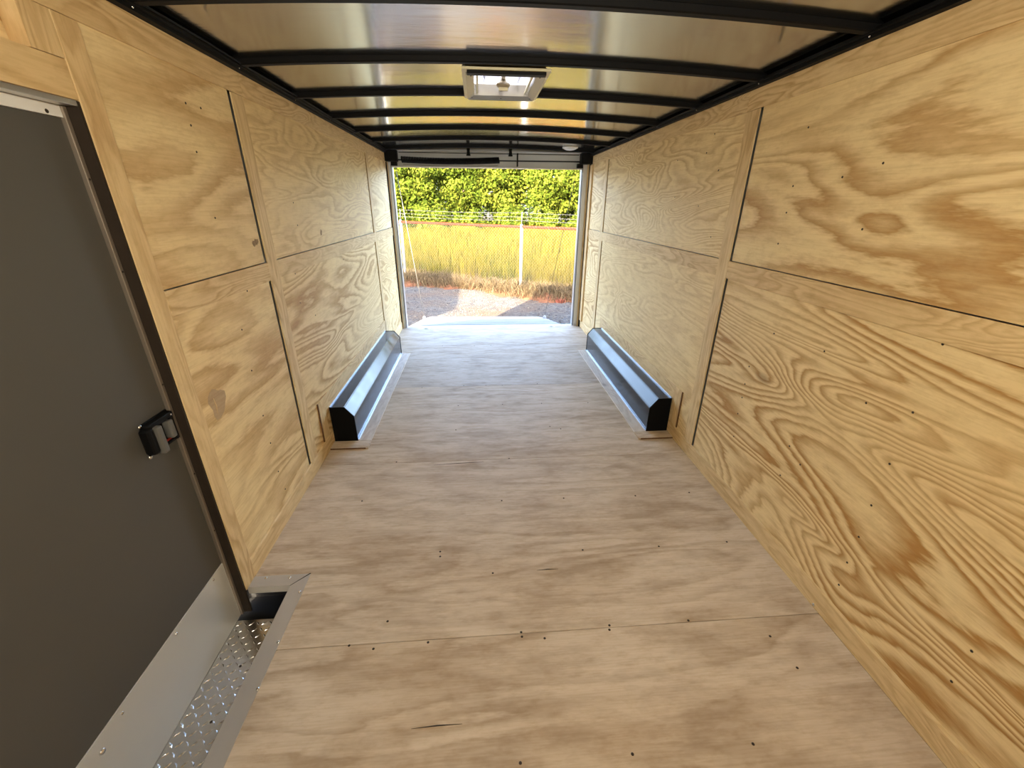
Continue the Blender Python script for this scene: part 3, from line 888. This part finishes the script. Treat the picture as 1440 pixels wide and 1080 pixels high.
# ================================================================== RAMP DOOR (open, lying out behind)
ramp = empty('ramp_door', (1.12, 5.66, -.02)); setp(ramp, 'white rear ramp door let down to the gravel with a narrower end flap', 'ramp')
sl = (-.5+.02)/(8.2-5.65)
def rz(y): return -.022+sl*(y-5.655)
def slab(pts, th):
    v = [(x, y, rz(y)) for x, y in pts]; n = len(v)
    v += [(x, y, rz(y)-th) for x, y in pts]
    f = [tuple(range(n)), tuple(range(2*n-1, n-1, -1))]+[(i, (i+1) % n, (i+1) % n+n, i+n) for i in range(n)]
    m = MB(); m.add(v, f); return m
slab([(.035, 5.668), (2.215, 5.668), (2.19, 7.20), (.035, 7.44)], .045).build('ramp_panel', M['ramp'], ramp)
slab([(.035, 7.448), (2.19, 7.208), (2.11, 7.66), (.095, 8.02)], .018).build('end_flap', M['ramp'], ramp)
m = slab([(.035, 7.444), (2.19, 7.204), (2.19, 7.2075), (.035, 7.4475)], .03); m.build('flap_hinge', M['jamb'], ramp)
m = MB(); m.tube([(.06, 5.659, -.030), (2.2, 5.659, -.030)], .010, 8); m.build('ramp_hinge', M['blackmatte'], ramp)
m = MB()
for k in range(4):
    y = 5.95+.3*k
    m.add(*[q for q in ((lambda v, f: (v, f))([(.05, y, rz(y)+.001), (2.2, y-.1*0, rz(y)+.001), (2.2, y+.02, rz(y+.02)+.001), (.05, y+.02, rz(y+.02)+.001), (.05, y+.01, rz(y+.01)+.007), (2.2, y+.01, rz(y+.01)+.007)], [(0, 1, 5, 4), (3, 4, 5, 2), (0, 4, 3), (1, 2, 5)]))])
m.build('traction_strips', M['ramp'], ramp)
for (xa, ya, xb, side) in ((.045, 7.40, .085, 'left'), (2.175, 7.16, 2.255, 'right')):
    m = MB(); m.lathe((xa, ya, rz(ya)), [(.030, 0), (.028, .03), (.012, .05)], 10); m.build('cable_anchor', M['post'], ramp)
    m = MB(); m.tube([(xa, ya, rz(ya)+.04), (xb, 5.60, 1.955)], .0032, 6); m.build('lift_cable', M['cable'] if side == 'left' else M['blackmatte'], ramp)

# ================================================================== GROUND
PL = Vector((-1.091, 12.574)); PR = Vector((2.084, 10.632))
FD = (PR-PL).normalized(); FN = Vector((-FD.y, FD.x))      # FN points away from the trailer
def fence_pt(s_, d_=0.0):
    q = PL+FD*s_+FN*d_
    return q
gm = MB(); gm.box(-60, 60, -30, 90, GROUND-.1, GROUND)
ground = gm.build('ground', M['gravel'], None, (0, 0, GROUND), fixn=False)
setp(ground, 'grey gravel yard behind the trailer', 'ground', 'structure')
# soil bank and field surface beyond the fence
def strip_grid(s0, s1, d0, d1, ns, nd, hf):
    S, D = np.meshgrid(np.linspace(s0, s1, ns), np.linspace(d0, d1, nd))
    X_ = PL.x+FD.x*S+FN.x*D; Y_ = PL.y+FD.y*S+FN.y*D
    Z_ = GROUND+hf(S, D)
    v = np.stack([X_, Y_, Z_], -1).reshape(-1, 3)
    idx = np.arange(ns*nd).reshape(nd, ns)
    f = np.stack([idx[:-1, :-1], idx[:-1, 1:], idx[1:, 1:], idx[1:, :-1]], -1).reshape(-1, 4)
    return v, f
def bank_h(S, D):
    edge = .22*np.sin(S*1.7+.6)+.14*np.sin(S*4.3)+.07*np.sin(S*11.)
    q = np.clip((D+.75+edge)/.9, 0, 1)
    return -.012+.10*q*q*(3-2*q)+.02*np.sin(S*9+D*7)*q+.015*np.sin(S*23-D*17)*q
v, f = strip_grid(-8, 12, -1.3, 1.6, 260, 50, bank_h)
npmesh('soil_bank', v, f, M['soil'], ground, smooth=True)
v, f = strip_grid(-40, 50, 1.5, 70, 60, 40, lambda S, D: .07+.04*np.sin(S*.7)*np.cos(D*.5))
npmesh('field_surface', v, f, M['turf'], ground, smooth=True)
# loose stones
n = 5000
px_ = rng.uniform(-2.6, 4.8, n); py_ = rng.uniform(7.2, 12.4, n)
d_ = (px_-PL.x)*FN.x+(py_-PL.y)*FN.y
k_ = (d_ < -.35)
px_, py_ = px_[k_], py_[k_]; n = len(px_)
r_ = rng.uniform(.008, .026, n)
oct_ = np.array([(1, 0, 0), (0, 1, 0), (-1, 0, 0), (0, -1, 0), (0, 0, 1), (0, 0, -1)], float)
of = np.array([(0, 1, 4), (1, 2, 4), (2, 3, 4), (3, 0, 4), (1, 0, 5), (2, 1, 5), (3, 2, 5), (0, 3, 5)])
an = rng.uniform(0, 6.28, n)
V = oct_[None]*r_[:, None, None]*rng.uniform(.6, 1.2, (n, 6, 1))
V = np.stack([V[..., 0]*np.cos(an)[:, None]-V[..., 1]*np.sin(an)[:, None], V[..., 0]*np.sin(an)[:, None]+V[..., 1]*np.cos(an)[:, None], V[..., 2]*.7], -1)
V += np.stack([px_, py_, np.full(n, GROUND)], -1)[:, None]
F = (of[None]+(np.arange(n)*6)[:, None, None]).reshape(-1, 3)
M['stone'] = leafmat('grey stone', [(0, (0.0224, 0.0216, 0.02)), (1, (0.08, 0.0736, 0.064))], 0.0)
gs = npmesh('gravel_stones', V.reshape(-1, 3), F, M['stone'], None, np.repeat(rng.uniform(0, 1, n), 6))
setp(gs, 'loose grey stones scattered over the gravel yard', 'gravel', 'stuff')

# ---- grass blades
def blades(x, y, z0, h, w, lean, curve=0.0):
    n = len(x)
    an = rng.uniform(0, 6.28, n); la = rng.uniform(0, 6.28, n)
    dx, dy = np.cos(an)*w/2, np.sin(an)*w/2
    lx, ly = np.cos(la)*lean*h, np.sin(la)*lean*h
    p0 = np.stack([x-dx, y-dy, z0], -1); p1 = np.stack([x+dx, y+dy, z0], -1)
    mx_, my_, mz_ = x+lx*.4, y+ly*.4, z0+h*.6
    p2 = np.stack([mx_+dx*.8, my_+dy*.8, mz_], -1); p3 = np.stack([mx_-dx*.8, my_-dy*.8, mz_], -1)
    p4 = np.stack([x+lx, y+ly, z0+h*(1-curve)], -1)
    V = np.stack([p0, p1, p2, p3, p4], 1).reshape(-1, 3)
    b = (np.arange(n)*5)[:, None]
    F = np.concatenate([b+np.array([[0, 1, 2]]), b+np.array([[0, 2, 3]]), b+np.array([[3, 2, 4]])], 0)
    return V, F
def inview(s_, d_, pad=2.5):
    X_ = PL.x+FD.x*s_+FN.x*d_; Y_ = PL.y+FD.y*s_+FN.y*d_
    k = (X_ > 1.03-.19*Y_-pad) & (X_ < 1.03+.235*Y_+pad)
    return X_[k], Y_[k]
n = 150000
dd = .35+34*rng.uniform(0, 1, n)**1.7
X_, Y_ = inview(rng.uniform(-22, 34, n), dd)
n = len(X_)
clump = .5+.5*np.sin(X_*1.9+np.sin(Y_*1.3)*2)*np.sin(Y_*1.7+X_*.6)
h = rng.uniform(.30, .62, n)*(1+.25*clump)
V, F = blades(X_, Y_, np.full(n, GROUND+.05), h, rng.uniform(.014, .030, n), rng.uniform(.05, .40, n), .05)
tn = np.clip(.62*clump+rng.uniform(-.1, .55, n), 0, 1)
fg = npmesh('field_grass', V, F, M['grass'], None, np.repeat(tn, 5))
setp(fg, 'tall yellow-green grass filling the field beyond the fence', 'grass', 'stuff')
# dry straw lying and standing along the fence foot
n = 11000
ss = rng.uniform(-3.5, 7.5, n); dd = rng.normal(-.10, .33, n)
X_ = PL.x+FD.x*ss+FN.x*dd; Y_ = PL.y+FD.y*ss+FN.y*dd
k_ = dd > -.62-.22*np.sin(ss*1.7+.6)
X_, Y_, ss, dd = X_[k_], Y_[k_], ss[k_], dd[k_]; n = len(X_)
zb = GROUND+bank_h(ss, dd)
h = rng.uniform(.10, .36, n)
V, F = blades(X_, Y_, zb, h, rng.uniform(.006, .014, n), rng.uniform(.3, 1.6, n), .25)
st = npmesh('dry_straw', V, F, M['straw'], None, np.repeat(rng.uniform(0, 1, n), 5))
setp(st, 'dry tangled straw along the foot of the fence', 'straw', 'stuff')
# the little dead weed clump lying on the gravel at the right
wc = at(788, 425, 2, GROUND)
n = 160
X_ = rng.normal(wc.x, .05, n); Y_ = rng.normal(wc.y, .05, n)
V, F = blades(X_, Y_, np.full(n, GROUND), rng.uniform(.03, .11, n), rng.uniform(.008, .016, n), rng.uniform(.3, 1.6, n), .2)
M['weed'] = leafmat('dead red weed', [(0, (0.08, 0.024, 0.016)), (1, (0.192, 0.072, 0.048))], .2)
wd = npmesh('weed_clump', V, F, M['weed'], None, np.repeat(rng.uniform(0, 1, n), 5))
setp(wd, 'small dead reddish weed clump on the shaded gravel', 'weed')

# ================================================================== FENCE
fence = empty('chain_link_fence', (PL.x, PL.y, GROUND)); setp(fence, 'chain-link fence with white posts, rusty red top rail and barbed wire', 'fence')
LP = (PR-PL).length
RZ = lambda s_: 1.068-.0065*s_
for k in range(-2, 4):
    q = fence_pt(k*LP)
    zt_ = RZ(k*LP)
    m = MB(); m.tube([(q.x, q.y, GROUND-.05), (q.x, q.y, zt_+.02)], .034, 12)
    post = m.build('post', M['post'], fence)
    m = MB(); m.lathe((q.x, q.y, zt_+.02), [(.040, 0), (.040, .02), (.018, .045)], 12); m.build('post_cap', M['wire'], post)
    m = MB(); m.tube([(q.x, q.y, zt_+.05), (q.x+FN.x*.02, q.y+FN.y*.02, zt_+.33)], .012, 6); m.build('barb_arm', M['wire'], post)
s0, s1 = -2*LP, 3*LP
a, b = fence_pt(s0), fence_pt(s1)
m = MB(); m.tube([(a.x, a.y, RZ(s0)), (b.x, b.y, RZ(s1))], .032, 10); m.build('top_rail', M['rust'], fence)
for dz in (.14, .22, .31):
    m = MB()
    pts = []
    for i in range(90):
        s_ = s0+(s1-s0)*i/89
        q = fence_pt(s_, .015)
        pts.append((q.x, q.y, RZ(s_)+dz-.02*math.sin(((s_-s0) % LP)/LP*math.pi)))
    m.tube(pts, .0026, 5)
    for i in range(70):
        s_ = s0+(s1-s0)*(i+.5)/70
        q = fence_pt(s_, .015); z_ = RZ(s_)+dz-.02*math.sin(((s_-s0) % LP)/LP*math.pi)
        m.tube([(q.x-.01, q.y, z_-.03), (q.x+.01, q.y, z_+.03)], .002, 4)
    m.build('barbed_wire', M['wire'], fence)
# mesh: diamonds of thin wire
vs_, fs_ = [], []
pitch = .075
H0, nst = GROUND+.06, 0
def wirebar(a, b, r=.0013):
    a, b = Vector(a), Vector(b)
    t_ = (b-a).normalized(); u_ = Vector((FN.x, FN.y, 0)); w_ = t_.cross(u_)
    i = len(vs_)
    for p_ in (a, b):
        for k in range(3):
            an_ = 2*math.pi*k/3
            vs_.append(tuple(p_+(u_*math.cos(an_)+w_*math.sin(an_))*r))
    for k in range(3):
        fs_.append((i+k, i+(k+1) % 3, i+3+(k+1) % 3, i+3+k))
ss0, ss1 = -3.0, 7.0
Hh = RZ(0)-H0
nn = int((ss1-ss0+Hh)/pitch)
for k in range(nn):
    for sg in (1, -1):
        base = ss0-(Hh if sg > 0 else 0)+k*pitch
        # straight line of slope +-1 in (s, z), clipped to the panel
        sA, sB = base, base+Hh
        zA, zB = (H0, H0+Hh) if sg > 0 else (H0+Hh, H0)
        if sg < 0: sA -= Hh; sB -= Hh; sA += 0; 
        lo, hi = max(sA, ss0), min(sB, ss1)
        if hi-lo < .02: continue
        f0, f1 = (lo-sA)/(sB-sA), (hi-sA)/(sB-sA)
        qa, qb = fence_pt(lo, -.03+.004*sg), fence_pt(hi, -.03+.004*sg)
        wirebar((qa.x, qa.y, zA+(zB-zA)*f0), (qb.x, qb.y, zA+(zB-zA)*f1))
m = MB(); m.add(vs_, fs_)
setp(m.build('chain_link_mesh', M['wire'], fence, fixn=False), kind='stuff')

# ================================================================== TREES
tree_desc = []
def tree(x, y, H, R, label, nleaf=15000, lsz=.215):
    root = empty('tree', (x, y, GROUND+.05)); setp(root, label, 'tree', group='trees beyond the field')
    zb = GROUND+.05
    m = MB()
    m.tube([(x, y, zb-.05), (x+.1*R*.3, y, zb+H*.35), (x, y+.1, zb+H*.7)], [.16, .12, .05], 8)
    for k in range(6):
        a = k*1.05+x
        z0 = zb+H*(.25+.08*k)
        m.tube([(x, y, z0), (x+R*.45*math.cos(a), y+R*.45*math.sin(a), z0+H*.12), (x+R*.75*math.cos(a), y+R*.75*math.sin(a), z0+H*.16)], [.06, .04, .015], 5)
    m.build('trunk', M['bark'], root)
    nb = 150
    u = rng.normal(size=(nb, 3)); u /= np.linalg.norm(u, axis=1)[:, None]
    rad = rng.uniform(.45, 1.0, nb)[:, None]
    cz = zb+H*.50
    C_ = np.stack([x+u[:, 0]*R*rad[:, 0], y+u[:, 1]*R*rad[:, 0], cz+u[:, 2]*H*.50*rad[:, 0]], -1)
    br = rng.uniform(.45, .95, nb)
    bt = rng.uniform(0, 1, nb)
    bi = rng.integers(0, nb, nleaf)
    w = rng.normal(size=(nleaf, 3)); w /= np.linalg.norm(w, axis=1)[:, None]
    P_ = C_[bi]+w*(br[bi]*rng.uniform(.55, 1.05, nleaf))[:, None]*np.array([1, 1, .8])
    P_[:, 2] = np.maximum(P_[:, 2], zb+.1)
    nrm = w+rng.normal(scale=.55, size=(nleaf, 3)); nrm /= np.linalg.norm(nrm, axis=1)[:, None]
    ref = rng.normal(size=(nleaf, 3))
    t1_ = np.cross(nrm, ref); t1_ /= np.linalg.norm(t1_, axis=1)[:, None]
    t2_ = np.cross(nrm, t1_)
    s_ = rng.uniform(.6, 1.3, nleaf)[:, None]*lsz
    V = np.stack([P_-t1_*s_*.55, P_+t2_*s_*.34, P_+t1_*s_*.62, P_-t2_*s_*.34], 1).reshape(-1, 3)
    F = (np.arange(nleaf)*4)[:, None]+np.array([[0, 1, 2, 3]])
    tn = np.clip(.45*bt[bi]+rng.uniform(0, .6, nleaf), 0, 1)
    npmesh('foliage', V, F, M['leaf'], root, np.repeat(tn, 4))
words = ['leftmost', 'second', 'third', 'fourth', 'fifth', 'sixth', 'seventh', 'eighth']
for i in range(8):
    x = -9.5+i*3.15+random.uniform(-.4, .4)
    tree(x, 36.5+random.uniform(-1.0, 1.6), random.uniform(6.2, 8.6), random.uniform(1.9, 2.5), 'leafy green tree in the front row beyond the field, '+words[i]+(' from the left' if i else ' of the row'))
for i in range(6):
    x = -10+i*4.9+random.uniform(-.6, .6)
    tree(x, 42.0+random.uniform(-1, 2), random.uniform(9.5, 11.5), random.uniform(2.6, 3.2), 'taller tree behind the front row at the field edge, '+words[i]+(' from the left' if i else ' of its row'), 12000, .27)

def bush(x, y, H, R, label, nleaf=5000, lsz=.17):
    zb = GROUND+.05
    root = empty('bush', (x, y, zb)); setp(root, label, 'bush', group='bushes at the field edge')
    m = MB()
    for k in range(4):
        a = k*1.6+x
        m.tube([(x, y, zb-.05), (x+R*.3*math.cos(a), y+R*.3*math.sin(a), zb+H*.4), (x+R*.55*math.cos(a), y+R*.55*math.sin(a), zb+H*.75)], [.05, .035, .012], 5)
    m.build('stems', M['bark'], root)
    w = rng.normal(size=(nleaf, 3)); w /= np.linalg.norm(w, axis=1)[:, None]; w[:, 2] = np.abs(w[:, 2])
    lump = 1+.16*np.sin(w[:, 0]*7+x)+.16*np.sin(w[:, 1]*6+w[:, 2]*8)
    P_ = np.array([x, y, zb+.05])+w*np.array([R, R, H])*(lump*rng.uniform(.55, 1.0, nleaf))[:, None]
    nrm = w+rng.normal(scale=.55, size=(nleaf, 3)); nrm /= np.linalg.norm(nrm, axis=1)[:, None]
    t1_ = np.cross(nrm, rng.normal(size=(nleaf, 3))); t1_ /= np.linalg.norm(t1_, axis=1)[:, None]
    t2_ = np.cross(nrm, t1_)
    s_ = rng.uniform(.6, 1.3, nleaf)[:, None]*lsz
    V = np.stack([P_-t1_*s_*.55, P_+t2_*s_*.34, P_+t1_*s_*.62, P_-t2_*s_*.34], 1).reshape(-1, 3)
    F = (np.arange(nleaf)*4)[:, None]+np.array([[0, 1, 2, 3]])
    npmesh('foliage', V, F, M['leaf'], root, np.repeat(np.clip(rng.uniform(0, .9, nleaf), 0, 1), 4))
for i in range(8):
    bush(-8.2+i*2.9+random.uniform(-.3, .3), 33.4+random.uniform(-.4, .5), random.uniform(1.3, 2.0), random.uniform(1.3, 1.6), 'low green bush at the foot of the trees, '+words[i]+(' from the left' if i else ' of the bushes'))

# ================================================================== NEIGHBOURING TRAILER (its shadow falls across the yard)
nb_ = empty('cargo_trailer', (-3.62, 5.7, GROUND)); setp(nb_, 'white cargo trailer parked alongside, out to the left of the open rear', 'trailer')
nx0, nx1, ny0, ny1, nzt = -4.85, -2.40, 3.65, 7.70, 2.26
MB().box(nx0, nx1, ny0, ny1, -.05, nzt, .03).build('trailer_body', M['nbody'], nb_)
MB().box(nx0-.01, nx1+.01, ny0-.01, ny1+.01, nzt-.10, nzt+.02, .01).build('roof_rail', M['alu'], nb_)
MB().box(nx0+.05, nx1-.05, ny0+.1, ny1-.05, -.20, -.05).build('chassis', M['black'], nb_)
for y in (5.2, 6.1):
    for x in (nx0+.20, nx1-.20):
        m = MB(); m.lathe((x-.10, y, GROUND+.34), [(.20, 0), (.31, .01), (.34, .04), (.34, .17), (.31, .20), (.20, .21)], 24, 'x')
        wh = m.build('wheel', M['tyre'], nb_)
        m = MB(); m.lathe((x-.105, y, GROUND+.34), [(.19, .02), (.17, .20), (.06, .215)], 18, 'x'); m.build('rim', M['alu'], wh)
MB().box(nx0+.08, nx1-.08, ny1+.001, ny1+.03, .02, nzt-.14, .005).build('rear_door', M['nbody'], nb_)
MB().box(nx1-.30, nx1-.16, ny1+.001, ny1+.02, -.18, -.08, .004).build('tail_light', M['red'], nb_)
